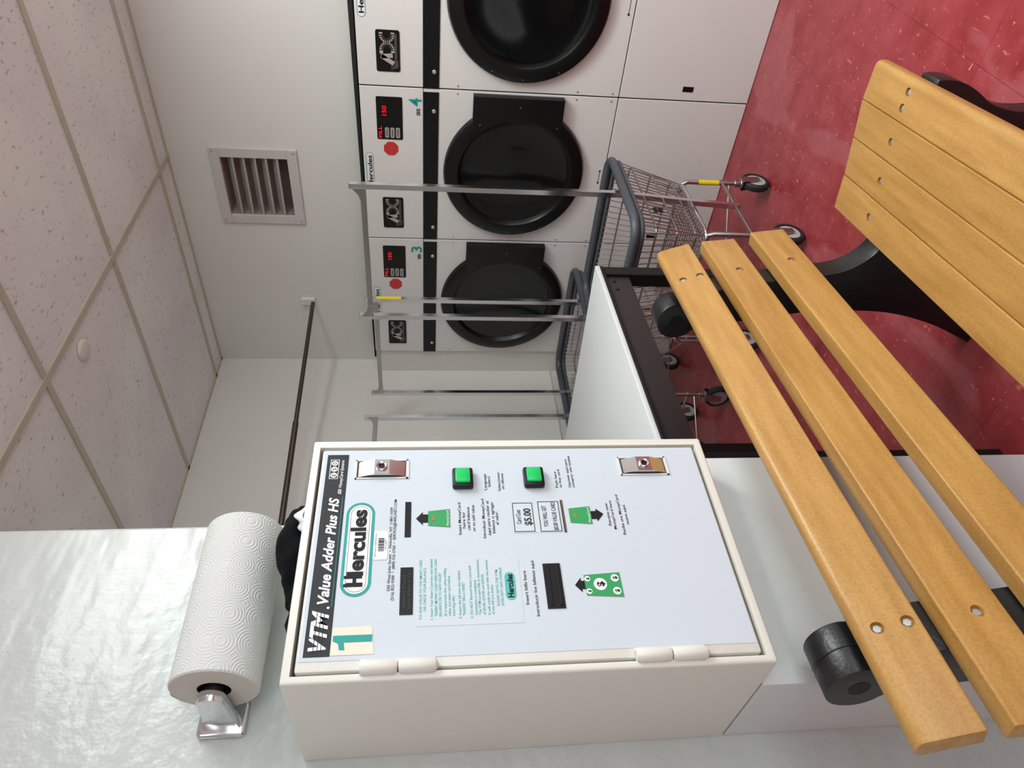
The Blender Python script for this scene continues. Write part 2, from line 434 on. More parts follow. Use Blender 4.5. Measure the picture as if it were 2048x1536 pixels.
for cx, cz in ((u0+.016, v0+.016), (u1-.016, v0+.016), (u0+.016, v1-.016), (u1-.016, v1-.016)):
    bm = bm_new(); disc(bm, lambda a, b, d, cx=cx, cz=cz: (cx+a, yW-.012-d, cz+b), .005, 0, .002, 10); obj('screw', bm, 'blade', vt)

bm = bm_new(); box(bm, xW+.0005, -2.6455, 2.976, yW-.0005, 0, 1.649, .001); struct('wall_filler', bm, 'wall')
# clothes pipe
rd = thing('clothes_rod', 'dark metal pipe running from a white wall bracket beside the corner', 'rod', (-2.385, yW, 1.963))
p0 = Vector((-2.385, yW, 1.966)); p1 = Vector((-2.606, 1.817, 1.985)); dr = (p1-p0)
bm = bm_new(); tube(bm, [p0, p0+dr*.62], .0105, 14); obj('thin_pipe', bm, 'rod', rd, smooth=True)
bm = bm_new(); tube(bm, [p0+dr*.60, p0+dr*1.147], .0135, 14); obj('thick_pipe', bm, 'rod', rd, smooth=True)
bm = bm_new(); box(bm, -2.405, -2.365, yW-.022, yW, 1.955, 2.025, .004); obj('wall_bracket', bm, 'wall', rd)

# ------------------------------------------------------------------ dryers
DY = 2.962
def make_dryer(name, label, xc, number, rd_text, rd_time, right_in=.0):
    hw = .3585; x0, x1 = xc-hw, xc+hw
    F = lambda u, v, d=0: (u, DY-d, v)
    t = thing(name, label, 'tumble dryer', (xc, DY+.05, 0), 0, 'wall of white tumble dryers')
    bm = bm_new(); box(bm, x0, x1, DY+.006, yW-.001, 0, 1.648); obj('cabinet', bm, 'gap_shade', t)  # body coloured dark so the panel gaps read as shaded
    bm = bm_new(); box(bm, x0, x1, DY, DY+.02, 1.392, 1.65, .002); cp = obj('control_fascia', bm, 'dryer_white', t)
    bm = bm_new(); box(bm, x0, x1, DY, DY+.02, .572, 1.390, .002); mp = obj('front_panel', bm, 'dryer_white', t)
    bm = bm_new(); box(bm, x0, x1, DY, DY+.02, .002, .568, .002); lp = obj('lower_panel', bm, 'dryer_white', t)
    bm = bm_new(); box(bm, x0, x1-.012, DY-.004, DY+.002, 1.327, 1.392, .001); bb = obj('black_strip', bm, 'black_gloss', t)
    for bx in (xc+.268, xc-.292):
        bm = bm_new(); disc(bm, lambda a, b, d: (bx+a, DY-.004-d, 1.347+b), .0085, 0, .006, 16, .002)
        obj('bolt', bm, 'steel', bb, smooth=True)
    # display panel
    bm = bm_new(); flatpts = stadium(xc+.135, xc+.319, 1.478, 1.586, 4, .006)
    prism(bm, flatpts, lambda u, v, d: F(u, v, d), 0, .002); dp = obj('display_panel', bm, 'black_gloss', t)
    bm = bm_new(); text_poly(bm, rd_text, xc+.142, 1.566, xc+.193, .0135, F, .0026, .0); obj('status_readout', bm, 'red_led', dp)
    bm = bm_new(); text_poly(bm, rd_time, xc+.240, 1.545, xc+.281, .0175, F, .0026, .0); obj('time_readout', bm, 'red_led', dp)
    for k in range(3):
        zc = 1.545-k*.023
        bm = bm_new(); prism(bm, stadium(xc+.143, xc+.188, zc-.009, zc+.008, 4, .005), lambda u, v, d: F(u, v, d), .002, .004); bt = obj('button', bm, 'grey_btn', dp)
        bm = bm_new(); rect(bm, xc+.15, xc+.181, zc-.0025, zc+.0015, F, .0043); obj('caption', bm, 'logo_dk', bt)
    # octagon
    bm = bm_new(); prism(bm, [(xc+.093+.033*math.cos(PI/8+k*PI/4), 1.53+.033*math.sin(PI/8+k*PI/4)) for k in range(8)], F, 0, .0015); obj('red_octagon_sticker', bm, 'red_sign', t)
    # maker badge
    bx = xc-.222; bz = 1.5295
    bm = bm_new(); prism(bm, stadium(bx-.079, bx+.079, bz-.0465, bz+.0465, 4, .008), F, 0, .003); bd = obj('badge', bm, 'black_gloss', t)
    bm = bm_new(); dd = .0035; W = .017
    A = lambda u, v: (bx+u, bz+v)
    stroke(bm, [A(-.046, -.020), A(-.020, .024), A(-.016, -.016)], W, F, dd)
    arc = [A(.004+.024*math.cos(a), .003+.0225*math.sin(a)) for a in [PI/2-PI*i/10 for i in range(11)]]
    stroke(bm, [A(-.008, .0255)]+arc+[A(-.004, -.0195)], W*.8, F, dd)
    arc = [A(.062+.024*math.cos(a), .003+.0225*math.sin(a)) for a in [PI/2+PI*i/10 for i in range(11)]]
    stroke(bm, [A(.068, .0255)]+arc+[A(.068, -.0195)], W*.8, F, dd)
    obj('lettering', bm, 'logo_lt', bd)
    bm = bm_new(); rect(bm, bx-.03, bx+.066, bz-.036, bz-.026, F, .0033)
    flat(bm, [A(-.072, -.012), A(-.052, -.026), A(-.045, -.012)], F, .0033); flat(bm, [A(-.072, -.012), A(-.062, -.040), A(-.035, -.040), A(-.03, -.026), A(-.05, -.022)], F, .0033)
    obj('arrow_mark', bm, 'logo_dk', bd)
    # oval maker sticker
    ux0, ux1 = xc-.102, xc+.072
    bm = bm_new(); flat(bm, stadium(ux0, ux1, 1.608, 1.640), F, .0006); os_ = obj('oval_sticker', bm, 'sticker', t)
    bm = bm_new(); ring_outline(bm, stadium(ux0, ux1, 1.608, 1.640), stadium(ux0+.0022, ux1-.0022, 1.6102, 1.6378), F, .0009); obj('border', bm, 'teal', os_)
    bm = bm_new(); text_poly(bm, 'Hercules', ux0+.014, 1.6145, ux1-.014, .019, F, .0012, .025); obj('lettering', bm, 'ink', os_)
    # number and barcode
    bm = bm_new()
    if number:
        text_poly(bm, number, xc+.284, 1.400, xc+.318, .050, F, .0008, .02); obj('number_decal', bm, 'teal', t)
    else: bm.free()
    bm = bm_new(); u = xc+.245
    random.seed(3)
    while u < xc+.275:
        w_ = random.choice((.0012, .002, .003)); rect(bm, u, u+w_, 1.404, 1.42, F, .0008); u += w_+random.choice((.0012, .002))
    obj('barcode_decal', bm, 'ink_soft', t)
    # door: domed ring, window, hinge plate
    zc, R = .988, .315
    D = lambda a, b, d: (xc+a, DY-d, zc+b)
    bm = bm_new()
    lathe(bm, [(R, .0), (R+.001, .012), (R-.006, .026), (R-.02, .032), (.262, .036), (.252, .034), (.244, .024), (.238, .008), (.232, 0.0)], D, 72)
    dr_ = obj('door', bm, 'black_ring', t, smooth=True)
    bm = bm_new(); lathe(bm, [(.242, .014), (.20, .008), (.12, .004), (0, .003)], D, 72); obj('window_glass', bm, 'black_glass', dr_, smooth=True)
    bm = bm_new(); box(bm, xc+.215, xc+.349, DY-.030, DY-.001, .803, 1.185, .004)
    # keep the window clear of the plate: a bite following the ring
    bm.free(); bm = bm_new()
    pts = [(.351, .197), (.351, -.185)]
    for i in range(13):
        a = -math.asin(.185/.262)+i*(math.asin(.185/.262)+math.asin(.197/.262))/12
        pts.append((.262*math.cos(a), .262*math.sin(a)))
    prism(bm, pts, lambda u, v, d: (xc+u, DY-d, zc+v), .0, .0365, 0); obj('hinge_plate', bm, 'black_ring', dr_)
    for a_, r_ in ((.62, .285), (-.62, .285), (0, .312)):
        bm = bm_new(); disc(bm, lambda a, b, d: (xc+r_*math.cos(a_)+a, DY-.0365-d, zc+r_*math.sin(a_)+b), .0045, 0, .0015, 10); obj('screw', bm, 'logo_dk', dr_)
    for a_ in (PI-.45, PI, PI+.5):
        bm = bm_new(); disc(bm, lambda a, b, d: (xc+.296*math.cos(a_)+a, DY-.031-d, zc+.296*math.sin(a_)+b), .004, 0, .002, 10); obj('screw', bm, 'logo_dk', dr_)
    # panel screws and small handle slot
    for sx, sz in ((-.345, 1.25), (.345, 1.25), (-.345, .75), (.345, .75), (-.345, .6), (.345, .6)):
        bm = bm_new(); disc(bm, lambda a, b, d: (xc+sx+a, DY-d, sz+b), .004, 0, .002, 10); obj('screw', bm, 'steel', mp)
    bm = bm_new(); rect(bm, xc-.034, xc+.024, .593, .595, F, .0012)
    for sx in (-.034, .024):
        rect(bm, xc+sx-.004, xc+sx+.004, .590, .598, F, .0013)
    obj('slot_mark', bm, 'ink', mp)
    bm = bm_new(); box(bm, xc-.322, xc-.300, DY-.002, DY+.002, .256, .302, .001); obj('latch', bm, 'black_gloss', lp)
    return t
make_dryer('tumble_dryer', 'white tumble dryer with round black door and teal number 3 at the corner', -2.286, '3', 'FILL', '150')
make_dryer('tumble_dryer', 'white tumble dryer with teal number 4 and red digits, between two others', -1.5635, '4', 'FILL', '150')
make_dryer('tumble_dryer', 'white tumble dryer cut off by the photo edge, black latch visible on lower panel', -.841, '', 'FILL', '150')
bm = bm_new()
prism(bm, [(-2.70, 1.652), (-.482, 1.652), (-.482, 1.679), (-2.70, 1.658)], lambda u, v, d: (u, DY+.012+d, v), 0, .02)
box(bm, -2.70, -.482, DY+.012, yW, 1.65, 1.656); o = obj('gap_shade_strip', bm, 'gap_shade')  # black strip stands in for the shaded recess above the dryers
o.name = 'gap_shade_wedge'; o['kind'] = 'structure'

# ------------------------------------------------------------------ value machine
XF = CAM_SCALE; xP = -1.034
V = -.799
vm = thing('card_value_machine', 'white wall-mounted laundry card machine with charcoal title band and two green buttons', 'card machine', (xP, .5225, .963))
Y0, Y1, Z0, Z1 = .346, .699, .963, 1.539
dy0, dy1, dz0, dz1 = .357, .684, .977, 1.527
bm = bm_new()
# open-fronted case: side walls, back and the front rim
rim = [(Y0, Z0), (Y1, Z0), (Y1, Z1), (Y0, Z1)]
inn = [(dy0-.002, dz0-.002), (dy1+.002, dz0-.002), (dy1+.002, dz1+.002), (dy0-.002, dz1+.002)]
fo = [bm.verts.new((V, y, z)) for y, z in rim]; fi = [bm.verts.new((V, y, z)) for y, z in inn]
bo = [bm.verts.new((xP+.001, y, z)) for y, z in rim]; bi = [bm.verts.new((V-.03, y, z)) for y, z in inn]
for i in range(4):
    j = (i+1) % 4
    bm.faces.new((fo[i], fo[j], fi[j], fi[i])); bm.faces.new((fi[i], fi[j], bi[j], bi[i])); bm.faces.new((fo[j], fo[i], bo[i], bo[j]))
bm.faces.new(bi); bm.faces.new(bo[::-1])
bmesh.ops.recalc_face_normals(bm, faces=bm.faces[:])
fset = set(fo)
es = [e for e in bm.edges if (e.verts[0] in fset and e.verts[1] in fset) or ((e.verts[0] in fset or e.verts[1] in fset) and (e.verts[0] in set(bo) or e.verts[1] in set(bo)))]
bmesh.ops.bevel(bm, geom=es, offset=.0035, segments=3, profile=.5, affect='EDGES')
obj('case', bm, 'vtm', vm, smooth=True, sharp=30)
bm = bm_new(); box(bm, V-.0298, V-.028, dy0-.0015, dy1+.0015, dz0-.0015, dz1+.0015); obj('door_recess', bm, 'gap', vm)
bm = bm_new(); box(bm, V-.02, V-.0006, dy0+.0022, dy1-.0022, dz0+.0022, dz1-.0022, .003); door = obj('door', bm, 'vtm', vm, smooth=True)
bm = bm_new(); box(bm, V-.0006, V, .371, .680, .982, 1.5215); face = obj('face_plate', bm, 'vtm_face', vm)
# hinges
for za, zb in ((1.368, 1.453), (1.049, 1.135)):
    bm = bm_new(); zm = (za+zb)/2; r = .0085
    for a, b in ((za, zm-.0008), (zm+.0008, zb)):
        tube(bm, [(V+.002, .3605, a), (V+.002, .3605, a+.004), (V+.002, .3605, b-.004), (V+.002, .3605, b)], [r*.8, r, r, r*.8], 18)
    box(bm, V-.003, V+.001, .3605, .371, za, zb, .0008); tube(bm, [(V+.002, .3605, za-.003), (V+.002, .3605, za)], [.003, .006], 12)
    obj('hinge', bm, 'vtm', vm, smooth=True)
P = on_vtm
def part_flat(name, m, parent, fnc, label=None):
    bm = bm_new(); fnc(bm); return obj(name, bm, m, parent, label=label)
hd = part_flat('title_band', 'hdr', vm, lambda b: rect(b, .376, .672, 1.4875, 1.517, P, .0003))
part_flat('lettering', 'white_ink', hd, lambda b: (text_poly(b, 'VTM', .383, 1.4935, .433, .0185, P, .0007, .035, .35), text_poly(b, '.', .4345, 1.4935, .4375, .014, P, .0007, .03), text_poly(b, 'Value Adder Plus HS', .441, 1.4955, .597, .0125, P, .0007, .028, .25)))
part_flat('stripes', 'hdr', hd, lambda b: [rect(b, .382, .4325, z, z+.0008, P, .0009) for z in (1.4975, 1.5015, 1.506)])
part_flat('underline', 'teal', hd, lambda b: rect(b, .437, .600, 1.4905, 1.4911, P, .0006))
def esd(b):
    text_poly(b, 'ESD', .603, 1.4935, .6115, .0042, P, .0007, .02, .3); text_poly(b, 'MoneyCard Systems', .6135, 1.4935, .662, .0042, P, .0007, .005, .3)
    ring_outline(b, [(.629, 1.5), (.663, 1.5), (.663, 1.512), (.629, 1.512)], [(.6298, 1.5008), (.6622, 1.5008), (.6622, 1.5112), (.6298, 1.5112)], P, .0007)
    for i in range(3):
        c = .6355+i*.0105; n = 16
        flat(b, [(c+.0045*math.cos(2*PI*k/n), 1.506+.0045*math.sin(2*PI*k/n)) for k in range(n)], P, .0007)
part_flat('maker_mark', 'white_ink', hd, esd)
part_flat('maker_initials', 'hdr', hd, lambda b: [text_poly(b, c, .6335+i*.0105, 1.5035, .6375+i*.0105, .005, P, .0009, .02) for i, c in enumerate('ESD')])
ns = part_flat('number_sticker', 'cream', vm, lambda b: flat(b, [(.377, 1.438), (.408, 1.4415), (.4115, 1.4435), (.4105, 1.4872), (.377, 1.4872)], P, .0005))
part_flat('number_one', 'teal', ns, lambda b: flat(b, [(.392, 1.441), (.4005, 1.441), (.4005, 1.4855), (.394, 1.4855), (.391, 1.4795), (.383, 1.4775), (.383, 1.4715), (.392, 1.473)], P, .0009))
lg = part_flat('brand_logo', 'sticker', vm, lambda b: flat(b, stadium(.4495, .588, 1.4465, 1.4835), P, .0004))
def lo(b):
    ring_outline(b, stadium(.4495, .588, 1.4465, 1.4835), stadium(.4532, .5843, 1.4502, 1.4798), P, .0006)
part_flat('teal_border', 'teal', lg, lo)
part_flat('inner_line', 'ink', lg, lambda b: ring_outline(b, stadium(.4555, .582, 1.4525, 1.4775), stadium(.456, .5815, 1.453, 1.477), P, .0006))
def herc(b):
    text_poly(b, 'Hercules', .4625, 1.4575, .5765, .0185, P, .0009, .04)
    rect(b, .4625, .4665, 1.4575, 1.4795, P, .0010); rect(b, .4738, .4778, 1.4575, 1.4795, P, .0010)
part_flat('lettering', 'ink', lg, herc)
bs = part_flat('barcode_sticker', 'sticker', vm, lambda b: flat(b, stadium(.4995, .5425, 1.428, 1.446, 3, .002), P, .0006))
def barc(b):
    random.seed(11); u = .512
    while u < .531:
        w_ = random.choice((.0004, .0008, .0012)); rect(b, u, u+w_, 1.4325, 1.440, P, .0009); u += w_+random.choice((.0005, .0009))
    text_poly(b, '151347', .514, 1.4295, .529, .0022, P, .0009, .0); text_poly(b, 'HERCULES CORPORATION', .5035, 1.4425, .5385, .0016, P, .0009, .0)
part_flat('barcode', 'ink', bs, barc)
def addr(b):
    text_poly(b, '550 West John Street  \u2022  Hicksville, NY 11801-1039', .4555, 1.4232, .5795, .0036, P, .0004, .004)
    text_poly(b, '(516) 822-9300  \u2022  (800) 526-5760  \u2022  SERVICE@HERCNET.COM', .443, 1.4183, .5925, .0036, P, .0004, .004)
part_flat('address_lettering', 'ink', vm, addr)
# card slot, display, bill slot
bm = bm_new(); box(bm, V-.0004, V+.0006, .532, .588, 1.399, 1.407); obj('card_slot', bm, 'ink', vm)
bm = bm_new(); box(bm, V-.0004, V+.001, .4235, .4875, 1.395, 1.411, .0004); ds = obj('display', bm, 'lcd', vm)
part_flat('readout', 'lcd_ink', ds, lambda b: (text_poly(b, 'Insert Card', .433, 1.4045, .476, .0032, P, .0014), text_poly(b, 'Value Adder V 1.3', .43, 1.3985, .479, .0032, P, .0014)))
bm = bm_new(); box(bm, V-.0004, V+.0015, .4245, .487, 1.209, 1.2315, .0005); bsl = obj('bill_slot', bm, 'black_matte', vm)
bm = bm_new(); box(bm, V+.0012, V+.0035, .428, .484, 1.2125, 1.2155, .0006); box(bm, V+.0012, V+.0035, .428, .484, 1.2245, 1.2265, .0006); obj('slot_lip', bm, 'ink', bsl)
bm = bm_new(); box(bm, V-.0004, V+.0008, .534, .5865, 1.1925, 1.1955); csl = obj('card_outlet', bm, 'ink', vm)
bm = bm_new(); box(bm, V+.0002, V+.0012, .5345, .586, 1.1935, 1.1942); obj('outlet_edge', bm, 'copper', csl)
# latches
for z0_, z1_ in ((1.404, 1.477), (1.028, 1.1)):
    yc0, yc1 = .629, .6605
    bm = bm_new()
    box(bm, V-.0005, V+.0015, yc0-.001, yc1+.001, z1_-.002, z1_+.001); box(bm, V-.0005, V+.0015, yc0-.001, yc1+.001, z0_-.001, z0_+.003)
    box(bm, V-.0005, V+.0015, yc0-.001, yc0+.001, z0_, z1_); box(bm, V-.0005, V+.0015, yc1-.001, yc1+.001, z0_, z1_)
    lk = obj('lock', bm, 'white_panel', vm)
    bm = bm_new(); rect(bm, yc0+.0005, yc1-.0005, z0_+.002, z1_-.001, P, .0002); obj('lock_recess', bm, 'logo_dk', lk)
    zm = (z0_+z1_)/2; s = .0105
    bm = bm_new()
    prism(bm, [(z0_+.005, .0006), (zm-s, .007), (zm+s, .007), (z1_-.005, .0006)], lambda u, v, d: (V+v, d, u), yc0+.003, yc1-.003)
    obj('lock_handle', bm, 'chrome', lk)
    C2 = lambda a, b, d: (V+.007+d, (yc0+yc1)/2+a, zm+b)
    bm = bm_new(); lathe(bm, [(.0078, 0), (.0078, .002), (.0065, .003), (.0045, .002), (.0045, .0005)], C2, 24); obj('lock_ring', bm, 'chrome', lk, smooth=True)
    bm = bm_new(); disc(bm, C2, .0045, .0002, .0008, 16); obj('keyhole', bm, 'ink', lk)
# push buttons
for zc in (1.3285, 1.2285):
    bm = bm_new(); box(bm, V-.0005, V+.010, .607, .6395, zc-.0145, zc+.0145, .003); pb = obj('push_button', bm, 'black_gloss', vm, smooth=True)
    bm = bm_new(); box(bm, V+.009, V+.0145, .6115, .635, zc-.010, zc+.0105, .002); obj('button_cap', bm, 'green_btn', pb, smooth=True)
def blk(name, rows, h=.0039):
    part_flat(name, 'ink_soft', vm, lambda b: [text_poly(b, t_, a_, v_, c_, h, P, .0004, .01) for t_, a_, c_, v_ in rows])
blk('button_lettering', (('Language', .606, .6345, 1.2955), ('Select', .6112, .630, 1.290), ('Seleccionar', .604, .6375, 1.2762), ('un idioma', .607, .635, 1.271)), .0037)
blk('button_lettering', (('Push here', .608, .637, 1.1945), ('to buy card', .608, .6405, 1.1893), ('Oprimir aqu\u00ed para', .608, .6595, 1.1762), ('comprar una tarjeta', .608, .6655, 1.171)), .0037)
blk('card_lettering', (('Insert MoneyCard', .534, .5855, 1.333), ('here for', .544, .570, 1.3275), ('card balance', .541, .578, 1.3213), ('or to add value', .539, .581, 1.3145), ('Introducir MoneyCard', .528, .591, 1.301), ('aqu\u00ed para recibir el', .532, .587, 1.2945), ('balance o agregar', .535, .586, 1.2885), ('el valor.', .548, .570, 1.2830)))
blk('card_lettering', (('Receive new', .543, .580, 1.1298), ('MoneyCard here', .537, .584, 1.1235), ('Reciba una MoneyCard', .528, .594, 1.1125), ('nueva aqu\u00ed.', .5445, .5775, 1.1052)))
blk('bill_lettering', (('Insert bills here', .4315, .478, 1.2540), ('Introducir los billetes aqu\u00ed.', .4155, .4935, 1.2425)))
ist = part_flat('instruction_sticker', 'sticker_clear', vm, lambda b: rect(b, .408, .5025, 1.262, 1.391, P, .0003))
def inst(b):
    for s, u0_, u1_, v in (('TO ADD VALUE TO THE SMART CARD', .4165, .498, 1.3843), ('OR CHECK YOUR BALANCE', .427, .486, 1.3793), ('1. Insert Your Smart Card into slot labeled', .416, .4985, 1.3712), ('"INSERT MONEY CARD HERE FOR CARD', .420, .4985, 1.3657), ('BALANCE OR TO ADD VALUE"', .420, .4785, 1.3607), ('(It is important that, when adding', .420, .4845, 1.3547), ('value, you insert card before', .420, .474, 1.3497), ('inserting bill.)', .420, .4465, 1.3447), ('2. Insert the bill into slot labeled', .416, .4805, 1.3372), ('"INSERT BILLS HERE"', .420, .4645, 1.3320), ('3. DO NOT Remove Smart Card until', .416, .487, 1.3232), ('transaction is completed.', .420, .4675, 1.3177), ('The VTM accepts bills in denomination', .420, .496, 1.3130), ('of $5.00, $10.00 and $20.00.', .420, .4755, 1.3078), ('It will credit the card with the amount', .420, .495, 1.3018), ('of the bill you insert.', .420, .460, 1.2970), ('PLEASE NOTE THE VTM', .431, .4805, 1.2900), ('DOES NOT GIVE CHANGE', .431, .4835, 1.2848)):
        text_poly(b, s, u0_, v, u1_, .0032, P, .0006, .012)
part_flat('lettering', 'teal_pale', ist, inst)
mo = part_flat('small_logo', 'teal_pale', ist, lambda b: flat(b, stadium(.438, .4765, 1.2685, 1.2815), P, .0006))
bm = bm_new(); text_poly(bm, 'Hercules', .4415, 1.2715, .4735, .0075, P, .0009, .03); obj('small_logo_lettering', bm, 'ink', ist)
def price(b):
    for (a, c, z0_, z1_) in ((.536, .583, 1.2348, 1.2627), (.5355, .5847, 1.1985, 1.2275)):
        ring_outline(b, [(a, z0_), (c, z0_), (c, z1_), (a, z1_)], [(a+.001, z0_+.001), (c-.001, z0_+.001), (c-.001, z1_-.001), (a+.001, z1_-.001)], P, .0007)
    text_poly(b, 'Card Cost', .5485, 1.2525, .5715, .006, P, .0007, .012); text_poly(b, '$5.00', .546, 1.2385, .5735, .0095, P, .0007, .03)
    text_poly(b, 'YOU WILL GET', .543, 1.2165, .5775, .0058, P, .0007, .012); text_poly(b, '$0.00 VALUE CARD', .5375, 1.2035, .583, .0058, P, .0007, .012)
ps = part_flat('price_sticker', 'sticker_clear', vm, lambda b: (rect(b, .5345, .5855, 1.1975, 1.2640, P, .0004)))
part_flat('lettering', 'ink_soft', ps, price)
# pictures of cards and a bill, each with its arrow
def pic_card(z0_, z1_, up):
    w0, w1 = (.0115, .0145)
    c = .5605
    pc = part_flat('card_picture', 'green', vm, lambda b: flat(b, [(c-w1, z0_), (c+w1, z0_), (c+w0, z1_), (c-w0, z1_)], P, .0007))
    part_flat('chip', 'copper', pc, lambda b: rect(b, c-.0035, c+.0035, z1_-.0098, z1_-.005, P, .001))
    part_flat('lettering', 'white_ink', pc, lambda b: text_poly(b, 'MoneyCard', c-.012, z0_+.0018, c+.012, .0033, P, .001, 0))
    if up: part_flat('arrow', 'ink', vm, lambda b: flat(b, [(c-.0065, z1_), (c+.0065, z1_), (c+.0065, 1.3835), (c+.0105, 1.3835), (c, 1.3925), (c-.0105, 1.3835), (c-.0065, 1.3835)], P, .0006))
    else: part_flat('arrow', 'ink', vm, lambda b: flat(b, [(c-.0065, z0_), (c-.0065, z0_-.0075), (c-.0105, z0_-.0075), (c+.0015, 1.138), (c+.0105, z0_-.0075), (c+.0065, z0_-.0075), (c+.0065, z0_)], P, .0006))
pic_card(1.3475, 1.3765, True); pic_card(1.1555, 1.1855, False)
bp_ = part_flat('bill_picture', 'green', vm, lambda b: flat(b, [(.437, 1.1335), (.4715, 1.1335), (.469, 1.1805), (.4405, 1.1805)], P, .0007))
def coins(b):
    n = 20
    for c, z, r in ((.4555, 1.161, .0085), (.446, 1.1765, .0038), (.4635, 1.1765, .0038), (.4455, 1.141, .0052), (.4635, 1.141, .0052)):
        flat(b, [(c+r*math.cos(2*PI*k/n), z+r*math.sin(2*PI*k/n)) for k in range(n)], P, .0009)
part_flat('coins', 'white_ink', bp_, coins)
part_flat('lettering', 'ink', bp_, lambda b: [text_poly(b, '$', c-r*.42, z-r*.55, c+r*.42, r*1.05, P, .0012, .03) for c, z, r in ((.4555, 1.161, .0085), (.446, 1.1765, .0038), (.4635, 1.1765, .0038), (.4455, 1.141, .0052), (.4635, 1.141, .0052))])
part_flat('arrow', 'ink', vm, lambda b: flat(b, [(.4495, 1.1805), (.461, 1.1805), (.461, 1.185), (.4655, 1.185), (.4553, 1.1935), (.445, 1.185), (.4495, 1.185)], P, .0006))

# white boxed stand under the machine
bm = bm_new(); XF = None; box(bm, xP*K+.0005, -1.012, .405, .835, 0, .889, .002)
tag(obj('machine_stand', bm, 'white_panel'), 'tall white boxed stand under the card machine, behind the bench', 'stand')

XF = CAM_SCALE
# black cloth pouch with a white plastic scrap on top of the machine
bm = bm_new()
prof_p = [(.634, 1.552), (.628, 1.566), (.620, 1.574), (.605, 1.580), (.585, 1.5845), (.563, 1.5835), (.545, 1.579), (.525, 1.5715), (.508, 1.5655), (.500, 1.5645), (.492, 1.5635), (.484, 1.558), (.478, 1.549)]
path, rad = [], []
for (ya_, ta_), (yb_, tb_) in zip(prof_p, prof_p[1:]):
    for k in range(4):
        f_ = k/4; g_ = (1-math.cos(PI*f_))/2; y = ya_+(yb_-ya_)*f_; top = ta_+(tb_-ta_)*g_; r_ = (top-1.5405)/2
        path.append((-.877+.004*math.sin(y*60), y, 1.5405+r_)); rad.append(r_)
tube(bm, path, rad, 24)
for v in bm.verts:
    v.co.x = -.877+(v.co.x+.877)*1.5+.0025*math.sin(v.co.y*90+v.co.z*160)
    v.co.z += .0008*math.sin(v.co.y*170+v.co.x*90)
    if v.co.z < 1.5405: v.co.z = 1.5405
pch = thing('cloth_pouch', 'black crumpled cloth pouch lying on top of the card machine', 'pouch', (-.875, .54, 1.539))
o = obj('cloth_body', bm, 'cloth', pch, smooth=True, sharp=180)
bm = bm_new(); tube(bm, [(-.875, .482, 1.5500), (-.875, .470, 1.5520), (-.873, .455, 1.5545), (-.868, .44, 1.5490), (-.862, .42, 1.5430)], .0028, 8); obj('drawstring', bm, 'cloth', pch, smooth=True)
bm = bm_new(); vs = {}
for i in range(15):
    for j in range(13):
        a, b = i/14*2-1, j/12*2-1; dome = max(0, 1-.75*(a*a+b*b))
        y = .591+.021*a; x = -.836+.012*b
        vs[i, j] = bm.verts.new((x, y, 1.541+.019*dome*(.75+.25*math.sin(a*5+b*3))))
for i in range(14):
    for j in range(12): bm.faces.new((vs[i, j], vs[i+1, j], vs[i+1, j+1], vs[i, j+1]))
tag(obj('plastic_scrap', bm, 'white_plastic', smooth=True), 'crumpled white plastic scrap beside the black pouch on the machine', 'plastic scrap')

# ------------------------------------------------------------------ paper towel roll on its holder
ax, az, R = -.948, 1.648, .056
ya, yb = .409, .646
bm = bm_new(); seg = 72
uvl = bm.loops.layers.uv.new('UVMap')
ringsA = [[bm.verts.new((ax+R*math.cos(2*PI*k/seg), y, az+R*math.sin(2*PI*k/seg))) for k in range(seg)] for y in (ya, ya+.002, yb-.002, yb)]
for ri in (0, 3):
    for v in ringsA[ri]: v.co.x = ax+(v.co.x-ax)*.97; v.co.z = az+(v.co.z-az)*.97
ys = (ya, ya+.002, yb-.002, yb)
for i in range(3):
    for k in range(seg):
        k2 = (k+1) % seg
        f_ = bm.faces.new((ringsA[i][k], ringsA[i][k2], ringsA[i+1][k2], ringsA[i+1][k]))
        us = (k, k+1, k+1, k); vv = (ys[i], ys[i], ys[i+1], ys[i+1])
        for l, a, b in zip(f_.loops, us, vv): l[uvl].uv = (a/seg*2*PI*R, b)
core = [[bm.verts.new((ax+.021*math.cos(2*PI*k/seg), y, az+.021*math.sin(2*PI*k/seg))) for k in range(seg)] for y in (ya, yb)]
for k in range(seg):
    k2 = (k+1) % seg
    for fa in (bm.faces.new((ringsA[0][k2], ringsA[0][k], core[0][k], core[0][k2])), bm.faces.new((ringsA[3][k], ringsA[3][k2], core[1][k2], core[1][k]))): fa.material_index = 1
    fa = bm.faces.new((core[0][k2], core[0][k], core[1][k], core[1][k2])); fa.material_index = 2
bmesh.ops.recalc_face_normals(bm, faces=bm.faces[:])
pt = thing('paper_towel_roll', 'white embossed paper towel roll on the wall holder', 'paper towel roll', (ax, (ya+yb)/2, az-R))
obj('roll', bm, ['towel', 'towel_end', 'core'], pt, smooth=True)
bm = bm_new()
a0 = 1.75; pts = []
for k in range(9):
    a = a0+k*.11; r_ = R+.0004+.0012*(1-k/8); pts.append((ax+r_*math.cos(a), az+r_*math.sin(a)))
A_ = [bm.verts.new((x, ya+.001, z)) for x, z in pts]; B_ = [bm.verts.new((x, yb-.001, z)) for x, z in pts]
for i in range(8): bm.faces.new((A_[i], A_[i+1], B_[i+1], B_[i]))
obj('loose_sheet', bm, 'towel', pt, smooth=True)
hp = thing('paper_towel_holder', 'chrome paper towel holder screwed to the glossy wall', 'towel holder', (xP, .52, az))
